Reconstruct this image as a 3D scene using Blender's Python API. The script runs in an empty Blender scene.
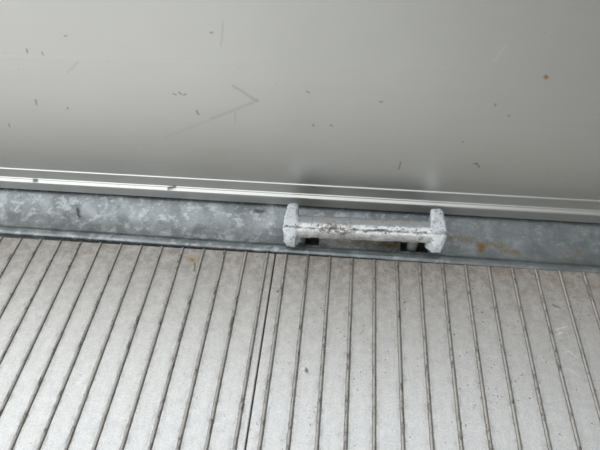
import bpy, bmesh, math, random
from mathutils import Vector, noise

random.seed(4)
scene = bpy.context.scene
col = scene.collection
S = 0.02                      # floor rib pitch in metres; most numbers below are in pitches

# ------------------------------------------------------------------ camera
cam_data = bpy.data.cameras.new('camera')
cam_data.sensor_width = 36.0
cam_data.lens = 36.0 * 476.24 / 600.0
cam_data.clip_start = 0.005
cam = bpy.data.objects.new('camera', cam_data)
cam.location = (2.4423 * S, -12.3261 * S, 17.9407 * S)
cam.rotation_euler = (0.6681, 0.0346, 0.0967)
col.objects.link(cam)
scene.camera = cam

# ------------------------------------------------------------------ sky, sun, exposure
world = bpy.data.worlds.new('overcast_sky')
scene.world = world
world.use_nodes = True
wn = world.node_tree.nodes
wn['Background'].inputs['Color'].default_value = (0.93, 0.97, 1.0, 1)
wn['Background'].inputs['Strength'].default_value = 1.05

sun_data = bpy.data.lights.new('veiled_sun', 'SUN')
sun_data.energy = 1.0
sun_data.angle = math.radians(70)
sun_data.color = (1.0, 0.985, 0.96)
sun = bpy.data.objects.new('veiled_sun', sun_data)
sun.rotation_euler = Vector((0.95, 0.75, -0.85)).to_track_quat('-Z', 'Y').to_euler()
col.objects.link(sun)

vs = scene.view_settings
vs.view_transform = 'Standard'
vs.look = 'None'
vs.gamma = 1.0
vs.use_curve_mapping = False
vs.exposure = 0.13

# ------------------------------------------------------------------ material helpers
def seg_group():
    """Mask that is 1 on the segment A-B and falls to 0 at the given width."""
    g = bpy.data.node_groups.new('stroke_mask', 'ShaderNodeTree')
    I = g.interface
    for n in ('P', 'A', 'B'):
        I.new_socket(n, in_out='INPUT', socket_type='NodeSocketVector')
    I.new_socket('Width', in_out='INPUT', socket_type='NodeSocketFloat')
    I.new_socket('Mask', in_out='OUTPUT', socket_type='NodeSocketFloat')
    N, L = g.nodes, g.links
    gi, go = N.new('NodeGroupInput'), N.new('NodeGroupOutput')
    def vm(op, a, b=None):
        n = N.new('ShaderNodeVectorMath'); n.operation = op
        L.new(a, n.inputs[0])
        if b is not None: L.new(b, n.inputs[1])
        return n
    pa = vm('SUBTRACT', gi.outputs['P'], gi.outputs['A'])
    ba = vm('SUBTRACT', gi.outputs['B'], gi.outputs['A'])
    d1 = vm('DOT_PRODUCT', pa.outputs[0], ba.outputs[0])
    d2 = vm('DOT_PRODUCT', ba.outputs[0], ba.outputs[0])
    dv = N.new('ShaderNodeMath'); dv.operation = 'DIVIDE'; dv.use_clamp = True
    L.new(d1.outputs['Value'], dv.inputs[0]); L.new(d2.outputs['Value'], dv.inputs[1])
    sc = N.new('ShaderNodeVectorMath'); sc.operation = 'SCALE'
    L.new(ba.outputs[0], sc.inputs[0]); L.new(dv.outputs[0], sc.inputs['Scale'])
    df = vm('SUBTRACT', pa.outputs[0], sc.outputs[0])
    ln = vm('LENGTH', df.outputs[0])
    mr = N.new('ShaderNodeMapRange'); mr.interpolation_type = 'SMOOTHSTEP'
    L.new(ln.outputs['Value'], mr.inputs['Value'])
    L.new(gi.outputs['Width'], mr.inputs['From Min'])
    mr.inputs['From Max'].default_value = 0.0
    L.new(mr.outputs['Result'], go.inputs['Mask'])
    return g
STROKE = seg_group()


class Mat:
    """Small wrapper around a Principled material with a running colour/roughness chain."""
    def __init__(self, name, base, metallic, rough):
        self.m = bpy.data.materials.new(name)
        self.m.use_nodes = True
        self.t = self.m.node_tree
        self.N, self.L = self.t.nodes, self.t.links
        self.b = self.N['Principled BSDF']
        self.b.inputs['Metallic'].default_value = metallic
        self.b.inputs['Roughness'].default_value = rough
        tc = self.N.new('ShaderNodeTexCoord')
        sc = self.N.new('ShaderNodeVectorMath'); sc.operation = 'SCALE'
        sc.inputs['Scale'].default_value = 1.0 / S
        self.L.new(tc.outputs['Object'], sc.inputs[0])
        self.P = sc.outputs[0]                       # object coordinates in pitches
        rgb = self.N.new('ShaderNodeRGB'); rgb.outputs[0].default_value = (*base, 1)
        self.c = rgb.outputs[0]
        v = self.N.new('ShaderNodeValue'); v.outputs[0].default_value = rough
        self.r = v.outputs[0]
        v = self.N.new('ShaderNodeValue'); v.outputs[0].default_value = metallic
        self.met = v.outputs[0]
        self.h = None
    def mapping(self, scale=(1, 1, 1), loc=(0, 0, 0), rot=(0, 0, 0)):
        n = self.N.new('ShaderNodeMapping')
        n.inputs['Scale'].default_value = scale
        n.inputs['Location'].default_value = loc
        n.inputs['Rotation'].default_value = rot
        self.L.new(self.P, n.inputs['Vector'])
        return n.outputs[0]
    def noise(self, scale, detail=4, rough=0.6, vec=None, distortion=0):
        n = self.N.new('ShaderNodeTexNoise')
        n.inputs['Scale'].default_value = scale
        n.inputs['Detail'].default_value = detail
        n.inputs['Roughness'].default_value = rough
        n.inputs['Distortion'].default_value = distortion
        self.L.new(vec or self.P, n.inputs['Vector'])
        return n.outputs['Fac']
    def voronoi(self, scale, out='Color', vec=None, feature='F1', rnd=1.0):
        n = self.N.new('ShaderNodeTexVoronoi')
        n.feature = feature
        n.inputs['Scale'].default_value = scale
        n.inputs['Randomness'].default_value = rnd
        self.L.new(vec or self.P, n.inputs['Vector'])
        return n.outputs[out]
    def ramp(self, fac, lo, hi, a=0.0, b=1.0):
        n = self.N.new('ShaderNodeMapRange'); n.interpolation_type = 'SMOOTHSTEP'
        n.inputs['From Min'].default_value = lo; n.inputs['From Max'].default_value = hi
        n.inputs['To Min'].default_value = a; n.inputs['To Max'].default_value = b
        self.L.new(fac, n.inputs['Value'])
        return n.outputs['Result']
    def math(self, op, a, b=0.0, clamp=False):
        n = self.N.new('ShaderNodeMath'); n.operation = op; n.use_clamp = clamp
        for i, q in enumerate((a, b)):
            if isinstance(q, (int, float)): n.inputs[i].default_value = q
            else: self.L.new(q, n.inputs[i])
        return n.outputs[0]
    def axis(self, i):
        n = self.N.new('ShaderNodeSeparateXYZ'); self.L.new(self.P, n.inputs[0])
        return n.outputs[i]
    def mix(self, fac, colour, strength=1.0, blend='MIX', rough=None, metal=None):
        if strength != 1.0: fac = self.math('MULTIPLY', fac, strength)
        n = self.N.new('ShaderNodeMix'); n.data_type = 'RGBA'; n.blend_type = blend
        self.L.new(fac, n.inputs[0]); self.L.new(self.c, n.inputs[6])
        if isinstance(colour, tuple): n.inputs[7].default_value = (*colour, 1)
        else: self.L.new(colour, n.inputs[7])
        self.c = n.outputs[2]
        for key, val in (('r', rough), ('met', metal)):
            if val is not None:
                q = self.N.new('ShaderNodeMix'); q.data_type = 'FLOAT'
                self.L.new(fac, q.inputs[0]); self.L.new(getattr(self, key), q.inputs[2])
                q.inputs[3].default_value = val
                setattr(self, key, q.outputs[0])
    def value(self, fac, lo, hi):
        """multiply the colour by lo..hi following fac"""
        n = self.N.new('ShaderNodeMapRange')
        n.inputs['To Min'].default_value = lo; n.inputs['To Max'].default_value = hi
        self.L.new(fac, n.inputs['Value'])
        m = self.N.new('ShaderNodeVectorMath'); m.operation = 'SCALE'
        self.L.new(self.c, m.inputs[0]); self.L.new(n.outputs['Result'], m.inputs['Scale'])
        self.c = m.outputs[0]
    def rough_add(self, fac, amp):
        self.r = self.math('ADD', self.r, self.math('MULTIPLY', self.math('SUBTRACT', fac, 0.5), amp), clamp=True)
    def stroke(self, a, b, width, wobble=None):
        n = self.N.new('ShaderNodeGroup'); n.node_tree = STROKE
        self.L.new(wobble or self.P, n.inputs['P'])
        n.inputs['A'].default_value = a
        if (Vector(a) - Vector(b)).length < 1e-3: b = (b[0] + 0.01, b[1], b[2])
        n.inputs['B'].default_value = b
        n.inputs['Width'].default_value = width
        return n.outputs[0]
    def wobble(self, scale, amp, flat=None):
        n = self.N.new('ShaderNodeTexNoise'); n.inputs['Scale'].default_value = scale
        n.inputs['Detail'].default_value = 3
        self.L.new(self.P, n.inputs['Vector'])
        s = self.N.new('ShaderNodeVectorMath'); s.operation = 'SUBTRACT'
        self.L.new(n.outputs['Color'], s.inputs[0]); s.inputs[1].default_value = (0.5, 0.5, 0.5)
        k = self.N.new('ShaderNodeVectorMath'); k.operation = 'MULTIPLY'
        self.L.new(s.outputs[0], k.inputs[0])
        k.inputs[1].default_value = tuple(0 if flat == i else amp for i in range(3))
        a = self.N.new('ShaderNodeVectorMath'); a.operation = 'ADD'
        self.L.new(self.P, a.inputs[0]); self.L.new(k.outputs[0], a.inputs[1])
        return a.outputs[0]
    def flatten(self, vec, i):
        k = self.N.new('ShaderNodeVectorMath'); k.operation = 'MULTIPLY'
        self.L.new(vec, k.inputs[0]); k.inputs[1].default_value = tuple(0 if j == i else 1 for j in range(3))
        return k.outputs[0]
    def bump(self, h, strength, dist):
        n = self.N.new('ShaderNodeBump')
        n.inputs['Strength'].default_value = strength
        n.inputs['Distance'].default_value = dist
        self.L.new(h, n.inputs['Height'])
        if self.h is not None: self.L.new(self.h, n.inputs['Normal'])
        self.h = n.outputs[0]
    def done(self):
        self.L.new(self.c, self.b.inputs['Base Color'])
        self.L.new(self.r, self.b.inputs['Roughness'])
        self.L.new(self.met, self.b.inputs['Metallic'])
        if self.h is not None: self.L.new(self.h, self.b.inputs['Normal'])
        return self.m


# ---- brushed aluminium of the side board
def wall_material(name, marks=True):
    M = Mat(name, (0.59, 0.59, 0.566), 0.88, 0.37)
    streak = M.noise(1.0, 6, 0.7, M.mapping((0.16, 1, 9.0)))
    M.value(streak, 0.965, 1.03)
    fine = M.noise(1.0, 3, 0.6, M.mapping((0.6, 1, 40.0)))
    M.value(fine, 0.985, 1.015)
    cloud = M.noise(0.22, 3, 0.5)
    M.value(cloud, 0.96, 1.04)
    M.rough_add(streak, 0.06)
    M.bump(fine, 0.03, 0.0001)
    # faint rubbed patches and pits
    pit = M.voronoi(2.3, 'Distance')
    gate = M.ramp(M.noise(0.45, 2), 0.55, 0.62)
    M.mix(M.math('MULTIPLY', M.ramp(pit, 0.06, 0.03), gate), (0.22, 0.215, 0.20), 0.55, rough=0.6)
    if marks:
        W = M.flatten(M.wobble(3.0, 0.12, flat=1), 1)
        def mk(x0, z0, x1, z1, w, colour, s):
            M.mix(M.stroke((x0, 0, z0), (x1, 0, z1), w, W), colour, s, rough=0.55)
        dk = (0.16, 0.155, 0.145)
        soft = (0.36, 0.36, 0.34)
        mk(-1.97, 7.14, -1.12, 6.49, 0.11, soft, 0.4)
        mk(-1.12, 6.49, -3.0, 5.55, 0.12, soft, 0.3)
        mk(-3.0, 5.55, -5.32, 4.41, 0.14, soft, 0.15)
        for q in ((-9.62, 8.4, -9.68, 8.28), (-9.08, 8.3, -9.08, 8.21), (-7.85, 9.01, -7.81, 9.01),
                  (-10.41, 6.11, -10.49, 5.85), (-9.17, 5.76, -9.19, 5.71), (-12.35, 4.74, -12.4, 4.57),
                  (-3.64, 5.88, -3.6, 5.69), (-4.4, 6.67, -4.33, 6.63), (-4.18, 6.73, -4.11, 6.68),
                  (-4.0, 6.64, -3.91, 6.69), (-2.43, 9.27, -2.39, 9.28), (7.03, 4.89, 7.03, 4.89),
                  (7.74, 3.72, 7.86, 3.73), (7.86, 3.73, 8.02, 3.57), (4.76, 3.63, 4.73, 3.21),
                  (1.77, 5.46, 1.81, 5.41), (3.59, 6.66, 3.7, 6.67), (7.76, 6.73, 7.77, 6.68),
                  (8.39, 6.26, 8.43, 6.26), (0.84, 6.99, 0.92, 6.95), (1.04, 5.42, 1.08, 5.37)):
            mk(*q, 0.07, dk, 0.55)
        for q in ((-2.07, 5.91, -2.15, 5.4), (-1.93, 9.68, -2.16, 8.79), (-7.8, 7.96, -8.42, 7.46)):
            mk(*q, 0.06, soft, 0.3)
        for q in ((7.47, 9.15, 7.27, 8.49), (11.37, 2.86, 11.55, 3.12), (-6.74, 3.57, -6.61, 3.7)):
            mk(*q, 0.10, (0.74, 0.74, 0.72), 0.25)
        mk(9.11, 7.97, 9.16, 7.93, 0.11, (0.42, 0.17, 0.04), 0.9)
    if not marks:                                       # two nicks in the bright edge
        W = M.flatten(M.wobble(3.0, 0.1, flat=1), 1)
        for q in ((-5.95, 1.25, -5.65, 1.34), (-12.85, 1.27, -12.7, 1.28)):
            M.mix(M.stroke((q[0], 0, q[1]), (q[2], 0, q[3]), 0.12, W), (0.08, 0.078, 0.07), 0.85, rough=0.6)
    m = M.done()
    M.b.inputs['Anisotropic'].default_value = 0.12
    tg = M.N.new('ShaderNodeTangent'); tg.direction_type = 'RADIAL'; tg.axis = 'Z'
    M.L.new(tg.outputs[0], M.b.inputs['Tangent'])
    return m

# ---- worn floor extrusion
def floor_material():
    M = Mat('worn_aluminium_floor', (0.79, 0.787, 0.775), 0.80, 0.42)
    long = M.noise(1.0, 5, 0.65, M.mapping((5.0, 0.35, 1)))
    M.value(long, 0.90, 1.08)
    mott = M.noise(3.2, 5, 0.7)
    M.value(mott, 0.74, 1.18)
    grain = M.noise(15, 5, 0.85)
    M.value(grain, 0.48, 1.50)
    M.rough_add(mott, 0.2)
    # brown grime: thicker towards the rail and to the right, patchy
    y = M.axis(1); x = M.axis(0)
    near = M.math('POWER', M.math('DIVIDE', M.math('ADD', y, 7.5), 7.5, clamp=True), 1.6)
    patch = M.ramp(M.noise(2.2, 6, 0.8), 0.36, 0.64)
    M.mix(M.math('MULTIPLY', near, M.math('ADD', M.math('MULTIPLY', patch, 0.38), M.ramp(x, -8.0, 10.0, 0.56, 0.74))),
          (0.25, 0.215, 0.182), 1.0, rough=0.7, metal=0.25)
    # packed dirt along the foot of every rib
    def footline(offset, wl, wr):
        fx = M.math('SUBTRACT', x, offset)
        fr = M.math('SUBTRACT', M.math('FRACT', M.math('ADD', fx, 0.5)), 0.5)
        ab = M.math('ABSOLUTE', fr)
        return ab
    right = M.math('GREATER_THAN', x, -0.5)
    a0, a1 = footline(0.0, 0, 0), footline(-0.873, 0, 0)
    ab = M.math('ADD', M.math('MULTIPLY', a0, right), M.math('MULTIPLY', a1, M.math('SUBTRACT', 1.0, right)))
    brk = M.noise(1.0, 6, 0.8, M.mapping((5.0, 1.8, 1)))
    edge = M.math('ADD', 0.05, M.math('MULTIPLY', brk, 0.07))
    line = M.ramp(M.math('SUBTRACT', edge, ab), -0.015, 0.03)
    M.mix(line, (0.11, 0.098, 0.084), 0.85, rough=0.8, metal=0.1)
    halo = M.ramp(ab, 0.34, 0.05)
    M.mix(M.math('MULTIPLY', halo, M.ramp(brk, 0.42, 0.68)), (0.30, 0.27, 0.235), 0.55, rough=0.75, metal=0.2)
    # specks of grit, denser at the right
    sp = M.voronoi(5.0, 'Distance', M.wobble(6.0, 0.3))
    gate = M.math('MULTIPLY', M.ramp(M.noise(0.7, 4, 0.7), 0.47, 0.57), M.ramp(x, -2.0, 5.0, 0.35, 1.0))
    M.mix(M.math('MULTIPLY', M.ramp(sp, 0.19, 0.09), gate), (0.08, 0.068, 0.056), 0.95, rough=0.8, metal=0.0)
    # single marks
    W = M.flatten(M.wobble(4.0, 0.25, flat=2), 2)
    def mk(x0, y0, x1, y1, w, c, s): M.mix(M.stroke((x0, y0, 0), (x1, y1, 0), w, W), c, s, rough=0.7, metal=0.1)
    mk(-4.40, -0.50, -4.20, -0.72, 0.30, (0.42, 0.31, 0.17), 0.75)
    mk(-4.30, -0.58, -4.22, -0.70, 0.13, (0.26, 0.15, 0.06), 0.8)
    mk(-4.14, -0.87, -4.02, -1.19, 0.10, (0.10, 0.085, 0.07), 0.8)
    mk(1.34, -5.35, 1.42, -5.45, 0.11, (0.06, 0.05, 0.045), 0.9)
    mk(1.27, -5.32, 1.31, -5.40, 0.09, (0.85, 0.84, 0.80), 0.9)
    mk(-0.14, -1.98, -0.14, -2.0, 0.09, (0.07, 0.06, 0.05), 0.9)
    for q in ((11.23, -2.87, 11.65, -2.75), (11.48, -3.78, 11.75, -4.04), (11.26, -4.52, 11.61, -4.73), (11.17, -3.13, 11.43, -3.02)):
        mk(*q, 0.05, (0.86, 0.86, 0.85), 0.55)
    mk(11.36, -1.77, 11.61, -1.89, 0.07, (0.10, 0.085, 0.07), 0.85)
    M.bump(grain, 0.25, 0.0003)
    M.bump(M.noise(1.0, 3, 0.6, M.mapping((14.0, 0.6, 1))), 0.12, 0.0003)
    return M.done()

def rib_material():
    M = Mat('grimy_rib_aluminium', (0.50, 0.485, 0.46), 0.85, 0.42)
    # alike ribs share one mesh: shift the dirt by the rib's own place so that no two wear alike
    oi = M.N.new('ShaderNodeObjectInfo'); sh = M.N.new('ShaderNodeVectorMath'); sh.operation = 'SCALE'
    sh.inputs['Scale'].default_value = 37.0 / S
    M.L.new(oi.outputs['Location'], sh.inputs[0])
    sw = M.N.new('ShaderNodeVectorMath'); sw.operation = 'ADD'
    M.L.new(M.mapping((6.0, 1.8, 6)), sw.inputs[0]); M.L.new(sh.outputs[0], sw.inputs[1])
    n = M.noise(1.0, 6, 0.8, sw.outputs[0])
    M.mix(M.ramp(n, 0.52, 0.60), (0.10, 0.09, 0.078), 0.85, rough=0.75, metal=0.1)
    M.value(M.noise(9, 3), 0.8, 1.12)
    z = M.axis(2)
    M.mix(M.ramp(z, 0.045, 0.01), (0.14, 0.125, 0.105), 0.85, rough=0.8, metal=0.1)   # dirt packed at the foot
    return M.done()

# ---- hot-dip galvanised sheet with spangle
def rail_material(name='galvanised_sheet', stains=True):
    M = Mat(name, (0.222, 0.242, 0.25), 0.72, 0.40)
    Wb = M.wobble(1.6, 1.3)
    def cells(scale):
        n = M.N.new('ShaderNodeTexVoronoi'); n.feature = 'SMOOTH_F1'
        n.inputs['Scale'].default_value = scale; n.inputs['Smoothness'].default_value = 0.8
        M.L.new(Wb, n.inputs['Vector'])
        q = M.N.new('ShaderNodeSeparateColor'); M.L.new(n.outputs['Color'], q.inputs[0])
        return q
    sep, sep2 = cells(0.9), cells(2.3)
    calm = M.ramp(M.axis(0), 4.0, 9.0, 1.0, 0.55)          # the sheet is less spangled to the right
    def around(f, k): return M.math('ADD', 0.5, M.math('MULTIPLY', M.math('SUBTRACT', f, 0.5), M.math('MULTIPLY', calm, k)))
    M.value(around(sep.outputs[0], 1.0), 0.76, 1.22)
    M.value(around(sep2.outputs[1], 1.0), 0.76, 1.26)
    M.rough_add(sep.outputs[2], 0.15)
    M.value(M.noise(1.0, 5, 0.7, M.mapping((0.7, 6, 6))), 0.85, 1.15)
    M.value(M.noise(7, 6, 0.8), 0.66, 1.34)
    frost = M.ramp(M.noise(1.0, 5, 0.75, M.mapping((1.7, 2.2, 2.2))), 0.51, 0.64)
    M.mix(M.math('MULTIPLY', frost, M.ramp(M.axis(0), 4.0, 9.0, 1.0, 0.4)), (0.56, 0.59, 0.61), 0.5, rough=0.6)
    pit = M.math('MULTIPLY', M.ramp(M.voronoi(5.5, 'Distance'), 0.10, 0.04), M.ramp(M.noise(0.9, 2), 0.54, 0.62))
    M.mix(pit, (0.13, 0.135, 0.14), 0.7)
    if stains:
        W = M.flatten(M.wobble(2.4, 0.45, flat=2), 2)
        def mk(x0, y0, x1, y1, w, c, s, **k): M.mix(M.stroke((x0, y0, 0), (x1, y1, 0), w, W), c, s, rough=0.75, metal=0.1)
        rust, ochre = (0.15, 0.085, 0.015), (0.17, 0.13, 0.06)
        brk = M.ramp(M.noise(3.4, 5, 0.75), 0.38, 0.60)
        def rs(x0, y0, x1, y1, w, c, s):
            M.mix(M.math('MULTIPLY', M.stroke((x0, y0, 0), (x1, y1, 0), w, W), brk), c, s, rough=0.8, metal=0.05)
        rs(7.1, 1.60, 8.5, 1.50, 0.26, ochre, 0.9)
        mk(8.83, 1.28, 8.86, 1.06, 0.26, (0.16, 0.085, 0.012), 0.9)
        rs(9.1, 1.38, 9.9, 1.34, 0.24, ochre, 0.9)
        rs(9.75, 1.16, 10.4, 1.02, 0.28, ochre, 1.0)
        rs(11.9, 1.0, 13.6, 1.1, 0.26, ochre, 0.55)
        rs(1.6, 1.05, 6.0, 1.0, 0.45, ochre, 0.8)
        rs(4.2, 1.05, 5.1, 1.0, 0.34, rust, 1.0)
        mk(-10.75, 1.72, -10.6, 1.45, 0.15, (0.05, 0.052, 0.056), 0.95)
        mk(-1.75, 2.16, -1.45, 2.17, 0.20, (0.06, 0.062, 0.068), 0.95)
    M.bump(M.noise(5, 5, 0.7), 0.35, 0.0006)
    return M.done()

# ---- rough zinc casting of the lashing handle
def handle_material(name, white):
    """white > 0.9: frosty end blocks; below: worn bar, frosted only in a broken strip along the forging seam"""
    M = Mat(name, (0.45, 0.46, 0.465), 0.7, 0.44)
    n = M.noise(4.5, 6, 0.78)
    M.value(M.noise(1.0, 5, 0.7, M.mapping((1.5, 5, 5))), 0.82, 1.18)
    if white > 0.9:
        M.mix(M.ramp(n, 0.30, 0.50), (0.70, 0.75, 0.785), 0.92, rough=0.6, metal=0.15)
    else:
        y = M.axis(1)
        above = M.math('MULTIPLY', M.ramp(y, 0.80, 0.88), M.ramp(y, 1.14, 1.02))
        below = M.math('MULTIPLY', M.ramp(y, 0.70, 0.76), M.ramp(y, 0.86, 0.80))
        strip = M.math('MULTIPLY', M.math('MAXIMUM', above, below), M.ramp(n, 0.36, 0.52))
        M.mix(strip, (0.90, 0.92, 0.94), 0.95, rough=0.6, metal=0.2)
        dull = M.math('MULTIPLY', M.ramp(y, 0.78, 0.70), M.ramp(M.noise(3.0, 5, 0.7), 0.36, 0.60))
        M.mix(dull, (0.66, 0.66, 0.62), 0.7, rough=0.6, metal=0.3)
    M.mix(M.ramp(M.noise(2.6, 6, 0.8), 0.57, 0.66), (0.22, 0.22, 0.215), 0.75 if white < 0.9 else 0.6, rough=0.5, metal=0.5)
    specks = M.math('MULTIPLY', M.ramp(M.voronoi(6, 'Distance', M.wobble(8.0, 0.2)), 0.30, 0.14), M.ramp(M.noise(2.4, 4), 0.42, 0.50))
    M.mix(specks, (0.07, 0.066, 0.062), 0.85, metal=0.2)
    # dark dirt packed into the forging seam, broken along its length
    W = M.wobble(4.0, 0.22)
    sw = M.N.new('ShaderNodeSeparateXYZ'); M.L.new(W, sw.inputs[0])
    d = M.math('ABSOLUTE', M.math('SUBTRACT', sw.outputs[1], 0.865))
    M.mix(M.math('MULTIPLY', M.ramp(d, 0.085, 0.03), M.ramp(M.noise(1.7, 4, 0.7), 0.38, 0.54)), (0.09, 0.085, 0.08), 0.85 if white < 0.9 else 0.5, rough=0.7, metal=0.2)
    # worn brownish patch left of the middle of the bar
    W = M.wobble(3.0, 0.7)
    blot = M.math('MULTIPLY', M.stroke((1.75, 0.85, 0.85), (2.75, 0.85, 0.85), 0.55, W), M.ramp(M.noise(6, 5, 0.75), 0.44, 0.56))
    M.mix(blot, (0.13, 0.10, 0.085), 0.9, rough=0.75, metal=0.2)
    M.bump(n, 0.9, 0.0012)
    M.bump(M.noise(14, 4, 0.7), 0.7, 0.0007)
    return M.done()

def plain(name, base, metallic, rough, lo=0.85, hi=1.1, sc=6):
    M = Mat(name, base, metallic, rough)
    M.value(M.noise(sc, 4, 0.7), lo, hi)
    return M.done()

MAT_WALL = wall_material('brushed_aluminium_board')
MAT_FOOT = wall_material('aluminium_foot_profile', False)
MAT_FLOOR = floor_material()
MAT_RIB = rib_material()
MAT_RAIL = rail_material()
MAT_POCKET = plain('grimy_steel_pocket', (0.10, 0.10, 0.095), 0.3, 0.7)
MAT_BAR = handle_material('rough_zinc_bar', 0.75)
MAT_BLOCK = handle_material('rough_zinc_block', 0.95)
MAT_BULK = plain('dark_shade_bulkhead', (0.10, 0.09, 0.075), 0.0, 0.55)  # tone chosen so the added bulkhead dims and warms the right side
MAT_STEEL = plain('dull_zinc_shank', (0.34, 0.345, 0.34), 0.6, 0.5)
MAT_UNDER = plain('black_rubber_underlay', (0.025, 0.024, 0.022), 0.0, 0.8)

# ------------------------------------------------------------------ geometry helpers (inputs in pitches)
def link(name, me, mat, parent=None, smooth=False):
    o = bpy.data.objects.new(name, me)
    col.objects.link(o)
    if mat is not None and not me.materials: me.materials.append(mat)
    if parent is not None: o.parent = parent
    if smooth:
        for p in me.polygons: p.use_smooth = True
    return o

def mesh_from(name, verts, faces):
    me = bpy.data.meshes.new(name)
    me.from_pydata([tuple(c * S for c in v) for v in verts], [], faces)
    bm = bmesh.new(); bm.from_mesh(me)
    bmesh.ops.recalc_face_normals(bm, faces=bm.faces)
    bm.to_mesh(me); bm.free()
    return me

def extrude_x(name, prof, xs):
    """closed (y,z) outline swept along the given x stations"""
    n = len(prof); v = []; f = []
    for x in xs:
        v += [(x, y, z) for y, z in prof]
    for i in range(len(xs) - 1):
        for j in range(n):
            k = (j + 1) % n
            f.append((i*n + j, i*n + k, (i+1)*n + k, (i+1)*n + j))
    f.append(tuple(range(n))); f.append(tuple(range((len(xs)-1)*n, len(xs)*n)))
    return mesh_from(name, v, f)

def sharp(me, deg=32):
    bm = bmesh.new(); bm.from_mesh(me)
    for e in bm.edges:
        e.smooth = not (len(e.link_faces) == 2 and e.calc_face_angle(0) > math.radians(deg))
    bm.to_mesh(me); bm.free()

def tag(o, label, cat, kind=None):
    o['label'] = label; o['category'] = cat
    if kind: o['kind'] = kind

# ------------------------------------------------------------------ floor
N_RIBS = 44
Y_FAR, Y_NEAR = -0.02, -110.0
floor = link('floor', mesh_from('floor', [(x, y, z) for x in (-44, 43) for y in (Y_NEAR, -0.3) for z in (-1.6, -1.0)],
             [(0,1,3,2),(4,5,7,6),(0,1,5,4),(2,3,7,6),(0,2,6,4),(1,3,7,5)]), MAT_UNDER)
tag(floor, 'ribbed aluminium load floor of two planks meeting at a dark seam', 'floor', 'structure')

def plank(x0, x1):
    r = 0.03
    prof = [(x0, -1.0), (x1, -1.0), (x1, -r), (x1 - r, 0), (x0 + r, 0), (x0, -r)]
    v = []; f = []
    e = 0.03
    stations = [(Y_NEAR, 0), (Y_FAR - e, 0), (Y_FAR, e)]
    for y, d in stations:
        v += [(x, y, z - (d if z > -0.5 else 0)) for x, z in prof]
    n = 6
    for i in range(2):
        for j in range(n):
            k = (j + 1) % n
            f.append((i*n+j, i*n+k, (i+1)*n+k, (i+1)*n+j))
    f.append(tuple(range(n))); f.append(tuple(range(2*n, 3*n)))
    return link('floor_plank', mesh_from('floor_plank', v, f), MAT_FLOOR, floor)

SEAM = -0.50
plank_right = plank(SEAM + 0.028, N_RIBS - 0.5)
plank_left = plank(-(0.873 + N_RIBS - 0.5), SEAM - 0.028)

def rib_mesh():
    prof = [(-0.072, -0.02), (-0.058, 0.04), (-0.030, 0.066), (0.0, 0.072), (0.030, 0.066), (0.058, 0.04), (0.072, -0.02)]
    n = len(prof); v = []; f = []
    for y, s in ((Y_NEAR, 1), (Y_FAR - 0.06, 1), (Y_FAR - 0.005, 0.7)):
        v += [(x * (0.6 + 0.4 * s), y, z * s) for x, z in prof]
    for i in range(2):
        for j in range(n):
            k = (j + 1) % n
            f.append((i*n+j, i*n+k, (i+1)*n+k, (i+1)*n+j))
    f.append(tuple(range(n))); f.append(tuple(range(2*n, 3*n)))
    me = mesh_from('rib', v, f)
    for p in me.polygons: p.use_smooth = len(p.vertices) == 4
    return me
RIB = rib_mesh(); RIB.materials.append(MAT_RIB)
for k in range(N_RIBS):
    o = link('rib', RIB, None, plank_right); o.location.x = k * S
for k in range(N_RIBS):
    o = link('rib', RIB, None, plank_left); o.location.x = -(0.873 + k) * S

# ------------------------------------------------------------------ side board (wall)
TURN = -math.atan(0.0105)
XL, XR = -45.0, 45.0
wall_prof = [(2.605, 1.94), (2.62, 8.06), (2.625, 8.12), (2.70, 19.9), (2.80, 20.1), (3.75, 20.1), (3.85, 19.9), (3.85, 1.94)]
wall = link('wall_back', extrude_x('wall_back', wall_prof, [XL, XR]), MAT_WALL)
wall.rotation_euler.z = TURN
tag(wall, 'tall brushed grey aluminium side board with a check-shaped scratch', 'wall', 'structure')
foot_prof = [(3.85, 0.62), (3.85, 1.94), (2.63, 1.94), (2.565, 1.92), (2.555, 1.895), (2.555, 1.84),
             (2.555, 1.36), (2.55, 1.335), (2.525, 1.325), (2.515, 1.31), (2.51, 1.275), (2.50, 1.26), (2.44, 1.235), (2.40, 1.205), (2.385, 1.16), (2.385, 1.10), (2.42, 0.62)]
foot = link('foot_profile', extrude_x('foot_profile', foot_prof, [XL, XR]), MAT_FOOT, wall, True)
sharp(foot.data, 60)
foot['label'] = 'stepped aluminium foot profile with two bright edges'

# added, unseen opposite board and right bulkhead: they darken the scene towards the right
opposite = link('added_wall_front', extrude_x('added_wall_front', [(-110.0, 0.0), (-110.0, 19.9), (-110.2, 20.1), (-111.1, 20.1), (-111.2, 19.9), (-111.2, 0.0)], [XL, XR]), MAT_FOOT)
tag(opposite, 'added unseen low aluminium side board across the load bed, for the shading', 'wall', 'structure')
bulk = link('shade_wall_right', mesh_from('shade_wall_right', [(x, y, z) for x in (34.0, 35.5) for y in (-109.9, 2.0) for z in (0.1, 75.0)],
            [(0,1,3,2),(4,5,7,6),(0,1,5,4),(2,3,7,6),(0,2,6,4),(1,3,7,5)]), MAT_BULK)
tag(bulk, 'added unseen tall dark bulkhead that shades the right side of the load bed', 'wall', 'structure')

# ------------------------------------------------------------------ galvanised edge rail
rail = bpy.data.objects.new('edge_rail', None); col.objects.link(rail)
rail.rotation_euler.z = TURN
tag(rail, 'mottled galvanised steel edge rail between ribbed floor and side board', 'rail')

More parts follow.
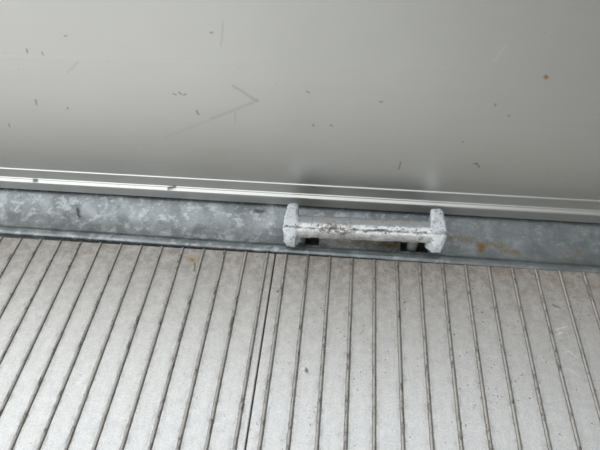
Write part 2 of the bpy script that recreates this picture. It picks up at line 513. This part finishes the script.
# open top line of the rail from the floor side to under the board
line = [(0.06, -0.9), (0.06, -0.08), (0.08, 0.0), (0.13, 0.05), (0.22, 0.07), (0.36, 0.06), (0.47, 0.0),
        (0.53, -0.09), (0.60, -0.14), (0.70, -0.16), (0.85, -0.16), (1.02, -0.15), (1.15, -0.13), (1.40, -0.08), (1.60, 0.0), (1.80, 0.11), (2.0, 0.23), (2.2, 0.34), (2.4, 0.42), (2.6, 0.45), (3.6, 0.46)]
H0, H1 = 9, 13                                  # the openings cut this stretch of the slope
holes = [(0.34, 1.42), (5.20, 6.45)]
xs = [XL + 5 * i for i in range(9)] + [0.0]
for a, b in holes: xs += [a, b]
xs += [3.0, 7.5, 12, 17, 22, 27, 32, 37, XR]
xs = sorted(set(xs))
v = []; f = []
n = len(line)
for x in xs: v += [(x, y, z) for y, z in line]
for i in range(len(xs) - 1):
    mid = (xs[i] + xs[i+1]) / 2
    cut = any(a < mid < b for a, b in holes)
    for j in range(n - 1):
        if cut and H0 <= j < H1: continue
        f.append((i*n+j, i*n+j+1, (i+1)*n+j+1, (i+1)*n+j))
me = bpy.data.meshes.new('rail_sheet')
me.from_pydata([tuple(c * S for c in q) for q in v], [], f)
sheet = link('rail_sheet', me, MAT_RAIL, rail, True)
sol = sheet.modifiers.new('sheet_thickness', 'SOLIDIFY'); sol.thickness = 0.0016; sol.offset = 1.0
bpy.context.view_layer.update()
if sheet.data.polygons[5].normal.z < 0: sol.offset = -1.0
if sum(p.normal.z for p in sheet.data.polygons) < 0: sheet.data.flip_normals()
sol.offset = -1.0

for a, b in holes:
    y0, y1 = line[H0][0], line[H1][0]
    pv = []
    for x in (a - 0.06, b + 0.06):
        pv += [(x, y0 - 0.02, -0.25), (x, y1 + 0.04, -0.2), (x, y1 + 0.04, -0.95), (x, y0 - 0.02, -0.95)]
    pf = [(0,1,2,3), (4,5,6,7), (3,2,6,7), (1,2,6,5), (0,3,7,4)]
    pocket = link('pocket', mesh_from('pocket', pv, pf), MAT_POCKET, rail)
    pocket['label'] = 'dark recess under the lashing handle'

# ------------------------------------------------------------------ lashing handle
handle = bpy.data.objects.new('lashing_handle', None); col.objects.link(handle)
tag(handle, 'rough white-grey galvanised lashing handle with wedge-shaped end blocks', 'handle')
handle.rotation_euler.z = math.radians(0.9)
handle.location = (-0.03 * S, -0.37 * S, 0.47 * S)      # pulled up a little out of its pockets

def roughen(me, amp, sc):
    for q in me.vertices:
        c = q.co / S
        d = noise.noise_vector(c * sc)
        q.co += Vector(d) * amp * S

bar_prof = [(0.72, 0.36), (0.66, 0.50), (0.68, 0.70), (0.76, 0.86), (0.82, 0.915), (0.865, 0.86), (0.91, 0.925),
            (1.02, 0.965), (1.20, 0.975), (1.42, 0.93), (1.60, 0.84), (1.68, 0.66), (1.62, 0.46), (1.3, 0.36), (0.9, 0.33)]
bx = [0.45 + (6.55 - 0.45) * i / 60 for i in range(61)]
me = extrude_x('bar', bar_prof, bx)
roughen(me, 0.030, 3.0); roughen(me, 0.018, 9.0)
bar = link('bar', me, MAT_BAR, handle, True); sharp(me, 50)

def block(xo, xi):
    """wedge-shaped forging: xo outer side, xi inner side; widest and highest at the forging seam"""
    s = 1 if xi > xo else -1
    #      y     z_top  z_bottom outer  inner
    st = [(0.43, 0.38, 0.10, 0.20, -0.15),
          (0.48, 0.56, -0.02, 0.17, -0.13),
          (0.66, 0.80, -0.10, 0.08, -0.05),
          (0.82, 0.94, -0.12, -0.02, 0.08),
          (0.865, 0.91, -0.12, 0.00, 0.10),
          (0.91, 0.955, -0.12, -0.02, 0.10),
          (1.15, 1.05, -0.10, 0.02, 0.05),
          (1.45, 1.11, 0.02, 0.05, -0.04),
          (1.98, 1.13, 0.30, 0.10, -0.08),
          (2.16, 1.02, 0.55, 0.12, -0.10)]
    v = []; f = []
    for y, zt, zb, o, i in st:
        a, b = xo + s * o, xi + s * i
        e = 0.10
        v += [(a, y, zb), (a, y, zt - e), (a + s * e, y, zt), (b - s * e, y, zt), (b, y, zt - e), (b, y, zb)]
    n = 6
    for q in range(len(st) - 1):
        for j in range(n):
            k = (j + 1) % n
            f.append((q*n+j, q*n+k, (q+1)*n+k, (q+1)*n+j))
    f.append(tuple(range(n))); f.append(tuple(range((len(st)-1)*n, len(st)*n)))
    me = mesh_from('end_block', v, f)
    bm = bmesh.new(); bm.from_mesh(me)
    bmesh.ops.subdivide_edges(bm, edges=[e for e in bm.edges if e.calc_length() > 0.12 * S], cuts=2, use_grid_fill=True)
    bm.to_mesh(me); bm.free()
    roughen(me, 0.030, 4.0); roughen(me, 0.020, 10.0)
    o = link('end_block', me, MAT_BLOCK, handle, True); sharp(me, 38)
    return o
block(-0.09, 0.58)
block(7.06, 6.36)

def shank(x, rad):
    v = []; f = []
    n = 12
    rings = [(0, 1.20, 0.50, 0.17), (0, 1.22, 0.10, 0.17), (0, 1.24, -0.50, 0.17), (0, 1.24, -1.25, 0.17)]
    for q, (_, y, z, r) in enumerate(rings):
        r = rad
        for j in range(n):
            a = 2 * math.pi * j / n
            v.append((x + r * math.cos(a), y + r * math.sin(a), z))
    for q in range(len(rings) - 1):
        for j in range(n):
            k = (j + 1) % n
            f.append((q*n+j, q*n+k, (q+1)*n+k, (q+1)*n+j))
    f.append(tuple(range(n))); f.append(tuple(range((len(rings)-1)*n, len(rings)*n)))
    return link('shank', mesh_from('shank', v, f), MAT_STEEL, handle, True)
shank(0.72, 0.14); shank(5.80, 0.24)
